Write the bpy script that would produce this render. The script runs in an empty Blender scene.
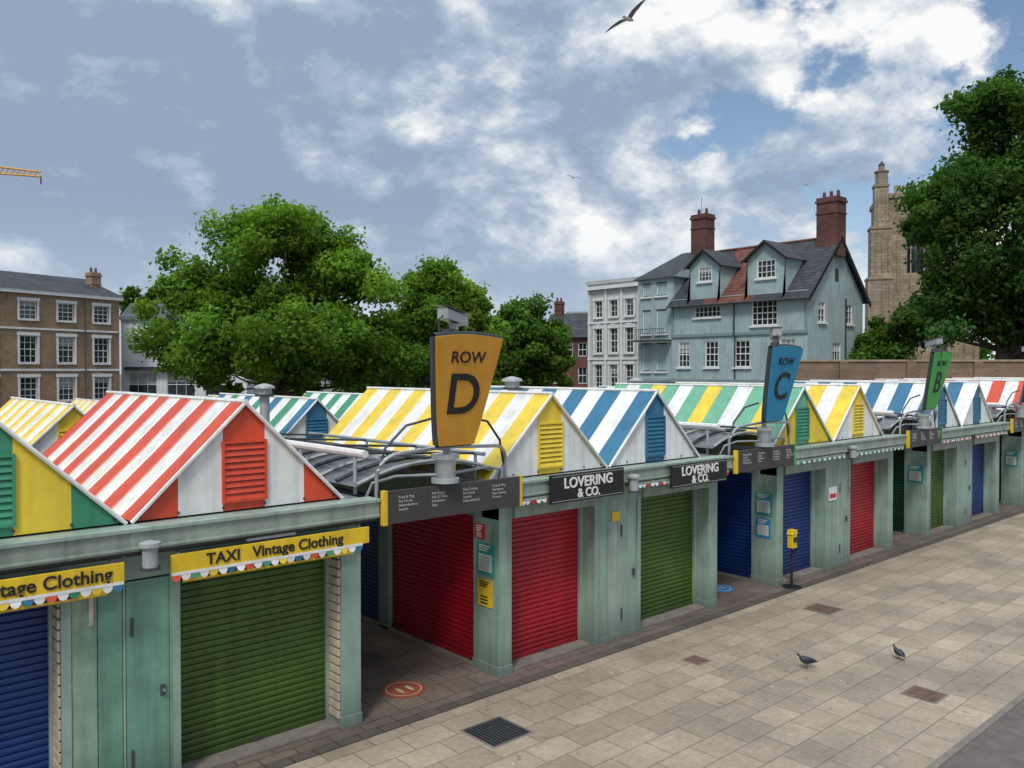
import bpy, math, random
import numpy as np
from mathutils import Vector
random.seed(7)
C=bpy.context
sc=C.scene
sc.view_settings.view_transform='Standard'
sc.view_settings.look='None'
sc.view_settings.exposure=0
R=math.radians
HEAD=R(48.4)
LX,LY=math.cos(HEAD),math.sin(HEAD)
def site(lat,dep):
    return (LX*dep+LY*lat, LY*dep-LX*lat)
CAMZ=4.5
# ------------------------------------------------------------ materials
def new_mat(name):
    m=bpy.data.materials.new(name); m.use_nodes=True
    nt=m.node_tree; b=nt.nodes['Principled BSDF']
    return m,nt,b
def mat(name,col,rough=.6,var=.25,scale=3.0,bump=0.0,bscale=40,metal=0,streak=0.0,spec=.5,grime=0.0):
    m,nt,b=new_mat(name); N=nt.nodes; L=nt.links
    g=N.new('ShaderNodeNewGeometry')
    n=N.new('ShaderNodeTexNoise'); n.inputs['Scale'].default_value=scale; n.inputs['Detail'].default_value=4
    n.inputs['Roughness'].default_value=.65
    L.new(g.outputs['Position'],n.inputs['Vector'])
    mr=N.new('ShaderNodeMapRange'); mr.inputs[1].default_value=.3; mr.inputs[2].default_value=.7
    mr.inputs[3].default_value=1-var; mr.inputs[4].default_value=1+var*.6
    L.new(n.outputs['Fac'],mr.inputs[0])
    val=mr.outputs[0]
    def mul(a,b_):
        mu=N.new('ShaderNodeMath'); mu.operation='MULTIPLY'; L.new(a,mu.inputs[0]); L.new(b_,mu.inputs[1]); return mu.outputs[0]
    if streak>0:
        mp=N.new('ShaderNodeMapping'); mp.inputs['Scale'].default_value=(9,9,.7)
        L.new(g.outputs['Position'],mp.inputs['Vector'])
        n2=N.new('ShaderNodeTexNoise'); n2.inputs['Scale'].default_value=1; n2.inputs['Detail'].default_value=3
        L.new(mp.outputs[0],n2.inputs['Vector'])
        m2=N.new('ShaderNodeMapRange'); m2.inputs[1].default_value=.45; m2.inputs[2].default_value=.75
        m2.inputs[3].default_value=1; m2.inputs[4].default_value=1-streak
        L.new(n2.outputs['Fac'],m2.inputs[0]); val=mul(val,m2.outputs[0])
    if grime>0:   # splash dirt near the ground
        sp=N.new('ShaderNodeSeparateXYZ'); L.new(g.outputs['Position'],sp.inputs[0])
        ad=N.new('ShaderNodeMath'); ad.operation='MULTIPLY_ADD'; L.new(n.outputs['Fac'],ad.inputs[0]); ad.inputs[1].default_value=-.7; L.new(sp.outputs[2],ad.inputs[2])
        m3=N.new('ShaderNodeMapRange'); m3.inputs[1].default_value=-.35; m3.inputs[2].default_value=.25; m3.inputs[3].default_value=1-grime; m3.inputs[4].default_value=1
        L.new(ad.outputs[0],m3.inputs[0]); val=mul(val,m3.outputs[0])
    vm=N.new('ShaderNodeVectorMath'); vm.operation='SCALE'
    vm.inputs[0].default_value=col[:3]
    L.new(val,vm.inputs['Scale'])
    L.new(vm.outputs[0],b.inputs['Base Color'])
    b.inputs['Roughness'].default_value=rough; b.inputs['Metallic'].default_value=metal
    b.inputs['Specular IOR Level'].default_value=spec
    if bump>0:
        n3=N.new('ShaderNodeTexNoise'); n3.inputs['Scale'].default_value=bscale; n3.inputs['Detail'].default_value=2
        L.new(g.outputs['Position'],n3.inputs['Vector'])
        bp=N.new('ShaderNodeBump'); bp.inputs['Strength'].default_value=bump; bp.inputs['Distance'].default_value=.02
        L.new(n3.outputs['Fac'],bp.inputs['Height']); L.new(bp.outputs[0],b.inputs['Normal'])
    return m
def brick_mat(name,c1,c2,mortar,bw,bh,ms=.01,axis='xy',rough=.8,bump=.4,stain=.35,offset=.5,spots=False):
    m,nt,b=new_mat(name); N=nt.nodes; L=nt.links
    g=N.new('ShaderNodeNewGeometry')
    sp=N.new('ShaderNodeSeparateXYZ'); L.new(g.outputs['Position'],sp.inputs[0])
    cb=N.new('ShaderNodeCombineXYZ')
    if axis=='xy': L.new(sp.outputs[0],cb.inputs[0]); L.new(sp.outputs[1],cb.inputs[1])
    else:
        ad=N.new('ShaderNodeMath'); L.new(sp.outputs[0],ad.inputs[0]); L.new(sp.outputs[1],ad.inputs[1])
        L.new(ad.outputs[0],cb.inputs[0]); L.new(sp.outputs[2],cb.inputs[1])
    t=N.new('ShaderNodeTexBrick'); L.new(cb.outputs[0],t.inputs['Vector'])
    t.inputs['Color1'].default_value=(*c1,1); t.inputs['Color2'].default_value=(*c2,1); t.inputs['Mortar'].default_value=(*mortar,1)
    t.inputs['Scale'].default_value=1; t.inputs['Brick Width'].default_value=bw; t.inputs['Row Height'].default_value=bh
    t.inputs['Mortar Size'].default_value=ms; t.inputs['Mortar Smooth'].default_value=.3
    t.offset=offset
    def rng_noise(scale,det,lo,hi):
        n=N.new('ShaderNodeTexNoise'); n.inputs['Scale'].default_value=scale; n.inputs['Detail'].default_value=det; n.inputs['Roughness'].default_value=.72
        L.new(g.outputs['Position'],n.inputs['Vector'])
        mr=N.new('ShaderNodeMapRange'); mr.inputs[1].default_value=.3; mr.inputs[2].default_value=.7; mr.inputs[3].default_value=lo; mr.inputs[4].default_value=hi
        L.new(n.outputs['Fac'],mr.inputs[0]); return mr.outputs[0]
    def mul(a,b_):
        mu=N.new('ShaderNodeMath'); mu.operation='MULTIPLY'; L.new(a,mu.inputs[0]); L.new(b_,mu.inputs[1]); return mu.outputs[0]
    f=mul(rng_noise(.6,5,1-stain,1+stain*.5),rng_noise(14,4,.8,1.15))
    if spots:
        vo=N.new('ShaderNodeTexVoronoi'); vo.inputs['Scale'].default_value=2.6; L.new(g.outputs['Position'],vo.inputs['Vector'])
        ms_=N.new('ShaderNodeMapRange'); ms_.inputs[1].default_value=.06; ms_.inputs[2].default_value=.11; ms_.inputs[3].default_value=.66; ms_.inputs[4].default_value=1
        L.new(vo.outputs['Distance'],ms_.inputs[0]); f=mul(f,ms_.outputs[0])
    vm=N.new('ShaderNodeVectorMath'); vm.operation='SCALE'; L.new(t.outputs['Color'],vm.inputs[0]); L.new(f,vm.inputs['Scale'])
    L.new(vm.outputs[0],b.inputs['Base Color']); b.inputs['Roughness'].default_value=rough
    bp=N.new('ShaderNodeBump'); bp.inputs['Strength'].default_value=bump; bp.inputs['Distance'].default_value=.01; bp.invert=True
    L.new(t.outputs['Fac'],bp.inputs['Height']); L.new(bp.outputs[0],b.inputs['Normal'])
    return m
def tile_mat(name,col,pitch=.22,var=.35,rough=.8):
    a=tuple(c*(1+var) for c in col); d=tuple(c*(1-var) for c in col); mo=tuple(c*.35 for c in col)
    return brick_mat(name,a,d,mo,pitch*1.3,pitch,.02,'xz',rough,.3,.35)

M={}
M['frame']=mat('stall_paint_sage',(.265,.375,.31),.5,.2,2.5,.12,60,streak=.25,grime=.5)
M['frame2']=mat('stall_paint_grey_green',(.31,.40,.34),.45,.18,2,.1,60,streak=.3,grime=.5)
M['board']=mat('board_sage',(.24,.36,.25),.5,.3,2.2,.2,50,streak=.35,grime=.55)
M['board2']=mat('board_teal',(.15,.31,.235),.5,.25,2.2,.2,50,streak=.3,grime=.55)
M['roofgrey']=mat('flat_roof_felt',(.12,.14,.15),.8,.3,2)
M['fascia']=mat('canopy_fascia',(.28,.345,.29),.4,.25,2,.05,30,streak=.3)
M['red_sh']=mat('shutter_red',(.38,.008,.02),.4,.22,1.5,streak=.25,grime=.4)
M['green_sh']=mat('shutter_green',(.055,.118,.014),.4,.25,1.5,streak=.3,grime=.4)
M['blue_sh']=mat('shutter_blue',(.006,.035,.17),.4,.25,1.5,streak=.2,grime=.4)
M['dgreen_sh']=mat('shutter_dark_green',(.012,.06,.03),.4,.25,1.5,streak=.2,grime=.4)
def roofpaint(n,c): return mat(n,c,.42,.15,2.0,.05,12,streak=.2)
M['white_r']=roofpaint('roof_white',(.80,.80,.77))
M['red_r']=roofpaint('roof_red',(.66,.075,.028))
M['yel_r']=roofpaint('roof_yellow',(.82,.60,.05))
M['blu_r']=roofpaint('roof_blue',(.03,.16,.28))
M['grn_r']=roofpaint('roof_green',(.05,.27,.15))
M['lgr_r']=roofpaint('roof_light_green',(.16,.43,.27))
M['metal']=mat('galvanised_steel',(.5,.52,.52),.35,.2,4,metal=.75)
M['greymetal']=mat('grey_painted_metal',(.36,.39,.39),.45,.2,3,streak=.2)
M['dkmetal']=mat('dark_metal',(.05,.055,.06),.5,.3,4)
M['iron']=mat('rusted_iron',(.15,.095,.065),.7,.4,9,.3,80)
M['black']=mat('black_board',(.012,.012,.014),.45,.2,3)
M['slatesign']=mat('charcoal_board',(.055,.048,.05),.5,.2,3)
M['yellow']=mat('sign_yellow',(.74,.50,.02),.5,.15,3,streak=.2)
M['orange']=mat('sign_orange',(.63,.30,.03),.42,.12,3,streak=.12)
M['bluesign']=mat('sign_blue',(.015,.25,.45),.42,.12,3)
M['greensign']=mat('sign_green',(.06,.38,.07),.42,.12,3)
M['purplesign']=mat('sign_purple',(.2,.04,.3),.42,.12,3)
M['white']=mat('white_paint',(.75,.75,.73),.5,.12,3,streak=.12)
M['cream']=mat('cream_paint',(.50,.43,.32),.6,.15,3,streak=.2)
M['teal']=mat('poster_teal',(.04,.30,.28),.5,.1,6)
M['paper']=mat('poster_paper',(.6,.65,.6),.6,.1,6)
M['redp']=mat('red_print',(.5,.03,.03),.5,.2,6)
M['letters_w']=mat('letters_white',(.75,.75,.72),.5,.05)
M['letters_g']=mat('letters_grey',(.38,.37,.36),.5,.05)
M['letters_k']=mat('letters_black',(.015,.015,.015),.5,.05)
M['glass']=mat('window_glass',(.02,.028,.035),.06,.4,.8)
M['curtain']=mat('net_curtain',(.35,.36,.36),.9,.3,2)
M['polycarb']=mat('polycarbonate_sheet',(.12,.14,.15),.25,.25,1.5)
M['conc']=mat('concrete_threshold',(.20,.175,.15),.85,.3,5,.3,60)
M['trunk']=mat('tree_bark',(.085,.068,.05),.9,.4,3,.5,15)

# ------------------------------------------------------------ mesh builder
class Fr:
    def __init__(s,o=(0,0),d=(1,0)):
        l=math.hypot(*d); s.o=o; s.d=(d[0]/l,d[1]/l); s.n=(-s.d[1],s.d[0])
    def p(s,a,b,z): return (s.o[0]+s.d[0]*a+s.n[0]*b, s.o[1]+s.d[1]*a+s.n[1]*b, z)
W0=Fr()
class MB:
    def __init__(s,fr=W0): s.v=[];s.f=[];s.m=[];s.ms=[];s.fr=fr
    def mi(s,m):
        m=M[m] if isinstance(m,str) else m
        if m not in s.ms: s.ms.append(m)
        return s.ms.index(m)
    def poly(s,pts,m,fr=None,raw=False):
        fr=fr or s.fr; k=len(s.v)
        s.v+= [tuple(p) if raw else fr.p(*p) for p in pts]
        s.f.append(tuple(range(k,k+len(pts)))); s.m.append(s.mi(m))
    def box(s,x0,x1,y0,y1,z0,z1,m,fr=None):
        fr=fr or s.fr; k=len(s.v)
        for z in (z0,z1):
            for (x,y) in ((x0,y0),(x1,y0),(x1,y1),(x0,y1)): s.v.append(fr.p(x,y,z))
        i=s.mi(m)
        for f in ((0,3,2,1),(4,5,6,7),(0,1,5,4),(1,2,6,5),(2,3,7,6),(3,0,4,7)):
            s.f.append(tuple(k+a for a in f)); s.m.append(i)
    def prism(s,poly_xz,y0,y1,m,fr=None):
        fr=fr or s.fr; k=len(s.v); n=len(poly_xz); i=s.mi(m)
        for y in (y0,y1):
            for (x,z) in poly_xz: s.v.append(fr.p(x,y,z))
        s.f.append(tuple(range(k,k+n))); s.m.append(i)
        s.f.append(tuple(range(k+2*n-1,k+n-1,-1))); s.m.append(i)
        for a in range(n):
            b=(a+1)%n; s.f.append((k+a,k+n+a,k+n+b,k+b)); s.m.append(i)
    def tube(s,pts,r,m,seg=8,raw=False,r1=None,cap=True):
        pts=[Vector(p) if raw else Vector(s.fr.p(*p)) for p in pts]; i=s.mi(m); k=len(s.v); n=len(pts)
        for j,p in enumerate(pts):
            a=pts[max(j-1,0)]; b=pts[min(j+1,n-1)]; t=(b-a).normalized()
            up=Vector((0,0,1)) if abs(t.z)<.9 else Vector((1,0,0))
            u=t.cross(up).normalized(); w=t.cross(u)
            if isinstance(r,(list,tuple)): rr=r[j]
            else: rr=r if r1 is None else r+(r1-r)*j/(n-1)
            for q in range(seg):
                an=2*math.pi*q/seg; s.v.append(tuple(p+u*rr*math.cos(an)+w*rr*math.sin(an)))
        for j in range(n-1):
            for q in range(seg):
                q2=(q+1)%seg; s.f.append((k+j*seg+q,k+j*seg+q2,k+(j+1)*seg+q2,k+(j+1)*seg+q)); s.m.append(i)
        if cap:
            s.f.append(tuple(k+q for q in range(seg-1,-1,-1))); s.m.append(i)
            s.f.append(tuple(k+(n-1)*seg+q for q in range(seg))); s.m.append(i)
    def build(s,name,parent=None,bevel=0,smooth=False):
        me=bpy.data.meshes.new(name); me.from_pydata(s.v,[],s.f)
        for m in s.ms: me.materials.append(m)
        me.polygons.foreach_set('material_index',s.m)
        me.update()
        if smooth: me.polygons.foreach_set('use_smooth',[True]*len(me.polygons))
        ob=bpy.data.objects.new(name,me); C.collection.objects.link(ob)
        if parent: ob.parent=parent
        if bevel:
            b=ob.modifiers.new('bev','BEVEL'); b.width=bevel; b.segments=2; b.limit_method='ANGLE'
        return ob
def empty(name,loc=(0,0,0)):
    e=bpy.data.objects.new(name,None); C.collection.objects.link(e); e.location=loc; return e
def text(name,body,size,loc,m,parent=None,rot=(R(90),0,0),bold=0.0,align='CENTER',sx=1.0):
    cu=bpy.data.curves.new(name,'FONT'); cu.body=body; cu.size=size; cu.align_x=align; cu.align_y='CENTER'
    cu.extrude=.004; cu.offset=bold; cu.materials.append(M[m])
    o=bpy.data.objects.new(name,cu); C.collection.objects.link(o); o.location=loc; o.rotation_euler=rot; o.scale=(sx,1,1)
    if parent: o.parent=parent
    return o
def shutter(mb,fr,s0,s1,dep,z0,z1,m,pitch=.078):
    n=int((z1-z0)/pitch); i=mb.mi(m); k=len(mb.v); rows=[]
    for j in range(n):
        z=z0+j*pitch
        rows+=[(z,0.0),(z+.012,-.011),(z+pitch*.55,-.016),(z+pitch-.010,-.010),(z+pitch-.004,0.004)]
    rows.append((z1,0))
    for (z,o) in rows: mb.v.append(fr.p(s0,dep+o,z)); mb.v.append(fr.p(s1,dep+o,z))
    for j in range(len(rows)-1):
        mb.f.append((k+2*j,k+2*j+1,k+2*j+3,k+2*j+2)); mb.m.append(i)
    mb.box(s0,s1,dep-.03,dep+.005,z0-.0,z0+.05,m,fr)
    c=(s0+s1)/2; mb.box(c-.05,c+.05,dep-.045,dep-.031,z0+.01,z0+.045,'dkmetal',fr)

# ------------------------------------------------------------ ground
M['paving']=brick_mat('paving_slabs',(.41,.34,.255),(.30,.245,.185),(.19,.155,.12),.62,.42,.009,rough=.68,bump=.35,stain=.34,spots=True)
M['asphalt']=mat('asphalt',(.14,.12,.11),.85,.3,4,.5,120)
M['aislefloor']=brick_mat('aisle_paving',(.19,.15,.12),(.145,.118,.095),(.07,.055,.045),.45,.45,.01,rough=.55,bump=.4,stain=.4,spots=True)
M['channel']=brick_mat('drain_channel_setts',(.12,.10,.085),(.085,.072,.062),(.04,.034,.03),.3,.18,.01,rough=.7)
M['earth']=mat('ground_base',(.13,.125,.115),.9,.3,.3)
g=MB(); g.poly([(-900,-900,-.02),(900,-900,-.02),(900,900,-.02),(-900,900,-.02)],'earth'); g.build('ground')
F=9.07
g=MB(); g.poly([(-30,3.75,0),(90,3.75,0),(90,8.62,0),(-30,8.62,0)],'paving'); g.build('pavement')
g=MB(); g.poly([(-30,-40,-.004),(120,-40,-.004),(120,3.75,-.004),(-30,3.75,-.004)],'asphalt')
g.build('road')
g=MB(); g.box(-30,90,3.70,3.79,-.02,.006,'conc'); g.build('kerb_edging')
g=MB(); g.poly([(-30,8.62,.002),(90,8.62,.002),(90,8.82,.002),(-30,8.82,.002)],'channel'); g.build('drain_channel')
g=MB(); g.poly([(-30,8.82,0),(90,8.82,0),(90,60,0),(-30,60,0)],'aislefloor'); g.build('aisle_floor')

# ------------------------------------------------------------ stalls
Y1=14.45
def striped_roof(name,parent,xa,hw,z0,z1,y0,y1,n,cols,frontcols,ventm,detail=True):
    mb=MB()
    for j in range(n):
        a=y0+(y1-y0)*j/n; b=y0+(y1-y0)*(j+1)/n; m=cols[j%len(cols)]
        for sg in (-1,1):
            e=(xa+sg*hw,z0)
            mid=(xa+sg*hw*.5,(z0+z1)/2-.015)
            P=[(xa,z1),mid,e]
            for q in range(2):
                p,r=P[q],P[q+1]
                pts=[(p[0],a,p[1]),(p[0],b,p[1]),(r[0],b,r[1]),(r[0],a,r[1])]
                if sg<0: pts.reverse()
                mb.poly(pts,m)
        if j>0:
            for sg in (-1,1):
                mb.tube([(xa,a,z1+.004),(xa+sg*hw*.5,a,(z0+z1)/2-.011),(xa+sg*hw,a,z0+.004)],.011,cols[(j)%len(cols)],4)
    mb.poly([(xa-hw,y1,z0),(xa,y1,z1),(xa+hw,y1,z0)],cols[0])
    mb.tube([(xa,y0-.02,z1+.008),(xa,y1+.02,z1+.008)],.03,'white_r',6)
    for sg in (-1,1):
        mb.tube([(xa,y0,z1-.005),(xa+sg*hw,y0,z0-.005)],.022,'white_r',5)
        mb.box(min(xa+sg*hw,xa+sg*(hw+.05)),max(xa+sg*hw,xa+sg*(hw+.05)),y0,y1,z0-.07,z0+.01,'greymetal')
    yf=y0+.05; nst=len(frontcols)
    edges=[-1+2*i/nst for i in range(nst+1)]
    zf=lambda t: z0+(z1-z0)*(1-abs(t))
    for i in range(nst):
        a,b=edges[i],edges[i+1]
        pts=[(xa+a*hw,z0),(xa+b*hw,z0)]
        if abs(b)<1: pts.append((xa+b*hw,zf(b)))
        if a<0<b: pts.append((xa,z1))
        if abs(a)<1: pts.append((xa+a*hw,zf(a)))
        mb.poly([(p[0],yf,p[1]) for p in pts],frontcols[i])
    if detail:
        w=hw*.19; zb=z0+.12; zt=z0+(z1-z0)*.62
        mb.box(xa-w,xa+w,yf-.035,yf-.003,zb-.03,zb,ventm); mb.box(xa-w,xa+w,yf-.035,yf-.003,zt,zt+.03,ventm)
        mb.box(xa-w-.03,xa-w,yf-.035,yf-.003,zb-.03,zt+.03,ventm); mb.box(xa+w,xa+w+.03,yf-.035,yf-.003,zb-.03,zt+.03,ventm)
        k=9
        for q in range(k):
            z=zb+(zt-zb)*q/k
            mb.poly([(xa-w,yf-.03,z),(xa+w,yf-.03,z),(xa+w,yf-.006,z+(zt-zb)/k*.85),(xa-w,yf-.006,z+(zt-zb)/k*.85)],ventm)
        mb.poly([(xa-w,yf-.005,zb),(xa+w,yf-.005,zb),(xa+w,yf-.005,zt),(xa-w,yf-.005,zt)],'black')
        for t in (-.92,-.6,-.2,.2,.6,.92):
            mb.box(xa+t*hw-.012,xa+t*hw+.012,yf-.012,yf-.003,z0+.03,z0+.055,'dkmetal')
    return mb.build(name,parent)

SC_COL=['red_r','white','grn_r','white','yel_r','white','blu_r','white']
def scallops(parent,x0,x1,y,zt,cols=SC_COL,w=.10,h=.09,band=.05,bandm='white'):
    mb=MB(); n=int((x1-x0)/w)
    mb.box(x0,x0+n*w,y-.004,y+.004,zt-band,zt,bandm)
    for i in range(n):
        c=x0+(i+.5)*w; fl=random.uniform(-.02,.008); pts=[(c-w/2,y,zt-band),(c+w/2,y,zt-band)]
        for q in range(1,6):
            a=math.pi*q/6; pts.append((c+w/2*math.cos(a),y+fl*math.sin(a),zt-band-h*math.sin(a)*(1+fl*3)))
        mb.poly(pts,cols[i%len(cols)])
    return mb.build('scalloped_valance',parent)

def boards(mb,x0,x1,y,z0,z1,m1,m2,w=.2,fr=W0):
    n=max(1,round((x1-x0)/w)); w=(x1-x0)/n
    for i in range(n):
        d=random.uniform(0,.008)
        mb.box(x0+i*w+.004,x0+(i+1)*w-.004,y+d,y+.04,z0,z1,m1 if random.random()<.7 else m2,fr)
    mb.box(x0,x1,y+.041,y+.06,z0,z1,'black',fr)

def stall(side,xc,shut,sidem,slat=False,bm=('board','board2')):
    e=empty('market_stall')
    mb=MB(); T=2.3
    if side==0: xa,xb,o0,o1,q1=xc,xc+2.63,xc+.25,xc+2.05,xc+2.63
    else: xa,xb=xc+2.63,xc+5.48; o0,o1=xc+3.22,xc+5.2
    sh=MB(); shutter(sh,W0,o0,o1,F+.35,.04,T,shut); sh.build('roller_shutter',e)
    mb.box(o0,o0+.05,F+.27,F+.34,0,T,'frame2'); mb.box(o1-.05,o1,F+.27,F+.34,0,T,'frame2')
    if side==0:
        mb.box(xc,xc+.25,F,F+.6,0,T,'frame')
        mb.box(xc-.012,xc+.262,F-.012,F+.61,0,.14,'frame2')
        boards(mb,o1+.09,q1,F+.012,.1,T,*bm)
        mb.box(o1,o1+.09,F,F+.4,0,T,'frame')
        mb.box(o1+.09,q1,F+.005,F+.06,0,.1,'frame2')
    else:
        mb.box(xc+5.2,xc+5.48,F,Y1,0,T,'frame')
        mb.box(xc+5.19,xc+5.492,F-.012,F+.3,0,.14,'frame2')
        if slat:   # painted door leaf beside the shutter
            mb.box(xc+2.66,o0-.12,F+.006,F+.04,.1,T-.02,'board2'); mb.box(xc+2.63,xc+2.655,F+.0,F+.06,.1,T,'board'); mb.box(o0-.115,o0-.09,F+.0,F+.06,.1,T,'board')
            mb.box(xc+2.655,o0-.115,F+.041,F+.06,.1,T,'black')
        else: boards(mb,xc+2.63,o0-.09,F+.012,.1,T,*bm)
        mb.box(o0-.09,o0,F,F+.4,0,T,'frame')
        mb.box(xc+2.63,o0-.09,F+.005,F+.06,0,.1,'frame2')
        mb.box(xc+2.70,xc+2.73,F-.008,F+.0045,.3,.5,'dkmetal'); mb.box(xc+2.70,xc+2.73,F-.008,F+.0045,1.7,1.9,'dkmetal')
        mb.box(xc+3.0,xc+3.05,F-.02,F+.0045,1.0,1.12,'dkmetal')
    mb.box(o0,o1,F+.05,F+.4,0,.035,'conc')
    if slat:
        for i in range(19):
            z=.12+i*.112
            mb.box(o1-.03,o1-.002,F+.03,F+.27,z,z+.09,'cream')
    mb.box(xa,xb,F,F+.4,T,2.62,'frame')
    mb.box(xa,xb,F+.001,Y1,2.621,2.88,'roofgrey')
    mb.box(xa,xb,Y1-.12,Y1-.02,0,2.62,'frame')
    ea=xa-(.12 if side==0 else 0); eb=xb+(.12 if side==1 else 0)
    mb.box(ea,eb,F-.25,F-.002,2.64,2.84,'fascia')
    mb.box(ea,eb,F-.28,F-.002,2.842,2.885,'frame2')
    mb.box(ea,eb,F-.262,F-.251,2.66,2.69,'frame2')
    mb.box(ea,eb,F-.20,F-.003,2.60,2.638,'dkmetal')
    mb.box(o0+.02,o1-.02,F-.05,F-.003,2.31,2.50,'fascia')
    mb.tube([(xa+.02,F-.03,2.56),(xb-.02,F-.03,2.56)],.012,'dkmetal',5)
    mx_=(o0+o1)/2; mb.box(mx_-.3,mx_+.3,F-.16,F-.10,2.56,2.598,'white')
    mb.build('stall_body',e,bevel=.006)
    if side==0 and sidem:
        sf=Fr((xc,Y1),(0,-1)); sb=MB(sf); L=Y1-F
        s1=L-.6; s0=L-2.95
        shutter(sb,sf,s0,s1,.10,.04,T,sidem)
        sb.box(s0-.3,s0,0,.2,0,T,'frame')
        shutter(sb,sf,.2,s0-.3,.10,.04,T,'blue_sh'); sb.box(0,.2,0,.2,0,T,'frame')
        sb.box(0,L-.001,.0,.2,T+.001,2.62,'frame'); sb.box(.2,L-.62,.0,.2,0,.035,'conc')
        sb.box(0,L,-.12,-.001,2.64,2.84,'fascia')
        sb.build('side_shutter_wall',e)
    return e

WH='white_r'
blocks=[
 (-7.6,'red_sh','green_sh','green_sh',(['blu_r',WH],['blu_r',WH,'blu_r',WH,'blu_r'],'blu_r'),([WH,'yel_r'],['yel_r',WH,'yel_r',WH,'yel_r'],'yel_r')),
 (0.0,'blue_sh','green_sh','red_sh',(['grn_r','yel_r'],['grn_r','yel_r','grn_r','yel_r','grn_r'],'grn_r'),(['red_r',WH],['red_r',WH,'red_r',WH,'red_r'],'red_r')),
 (7.8,'red_sh','green_sh','red_sh',(['yel_r',WH],[WH,WH,'yel_r',WH,WH],'yel_r'),(['blu_r',WH],[WH,WH,'blu_r',WH,WH],'blu_r')),
 (15.4,'blue_sh','red_sh','blue_sh',(['lgr_r','yel_r','lgr_r',WH],['yel_r','yel_r','lgr_r','yel_r','yel_r'],'grn_r'),(['yel_r',WH],[WH,WH,'yel_r',WH,WH],'yel_r')),
 (22.95,'green_sh','blue_sh','dgreen_sh',(['blu_r',WH],[WH,WH,'blu_r',WH,WH],'blu_r'),([WH,'blu_r'],[WH,WH,'blu_r',WH,WH],'blu_r')),
 (30.5,'blue_sh','red_sh','dgreen_sh',(['red_r',WH],[WH,WH,'grn_r',WH,WH],'grn_r'),(['grn_r',WH],['grn_r',WH,'grn_r',WH,'grn_r'],'grn_r')),
 (38.1,'red_sh','green_sh','blue_sh',(['yel_r',WH],[WH,WH,'yel_r',WH,WH],'yel_r'),(['red_r',WH],[WH,WH,'red_r',WH,WH],'red_r')),
]
for (xc,s1,s2,sd,r1,r2) in blocks:
    bms=('board','board2') if xc==0 else ('frame','frame2')
    a=stall(0,xc,s1,sd,slat=(xc==0),bm=bms); b=stall(1,xc,s2,None,slat=(xc==0),bm=bms)
    striped_roof('striped_roof',a,xc+(1.4 if xc==0 else 1.08),1.27,2.9,4.13,F,Y1-.05,13,*r1)
    striped_roof('striped_roof',b,xc+(3.97 if xc==0 else 3.65),1.25,2.9,4.13,F,Y1-.05,13,*r2)
pal=[['yel_r',WH],['blu_r',WH],['grn_r',WH],['red_r',WH],['lgr_r','yel_r']]
k=0
rowcols={(1,1):['yel_r',WH],(2,0):['blu_r',WH,'grn_r',WH],(2,1):['grn_r',WH]}
for row,(ya,yb,dz) in enumerate([(16.5,21.9,-.28),(23.9,29.3,-.55),(31.3,36.7,-.8)]):
    for bi,blk in enumerate(blocks):
        xc=blk[0]
        for sd in (0,1):
            e=empty('market_stall'); k+=1
            cols=rowcols.get((bi,sd)) if row==0 and (bi,sd) in rowcols else pal[(k*3+row*2+bi)%5]
            mb=MB(); xa=xc+(0 if sd==0 else 2.63); xb=xc+(2.63 if sd==0 else 5.48)
            mb.box(xa,xb,ya,yb,0,2.3+min(0,dz+.5),'frame'); mb.box(xa-.1,xb+.1,ya-.15,yb+.1,2.301+min(0,dz+.5),2.88+dz,'fascia')
            mb.build('stall_body',e)
            if row==0:
                fr=Fr((xa,ya),(1,0)); sh=MB(); shutter(sh,fr,.3,2.2,-.02,.04,2.2,random.choice(['red_sh','blue_sh','green_sh']),.1)
                if sd==0:
                    f2=Fr((xa,yb),(0,-1)); shutter(sh,f2,.4,2.5,-.02,.04,2.2,'blue_sh',.1); shutter(sh,f2,2.8,5.0,-.02,.04,2.2,'red_sh',.1)
                sh.build('roller_shutter',e)
            striped_roof('striped_roof',e,xc+(1.08+(.32 if xc==0 else 0) if sd==0 else 3.65+(.32 if xc==0 else 0)),1.25,2.9+dz,4.13+dz,ya,yb,13,cols,[cols[0],cols[1],cols[0],cols[1],cols[0]],cols[0],detail=(row==0))

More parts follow.
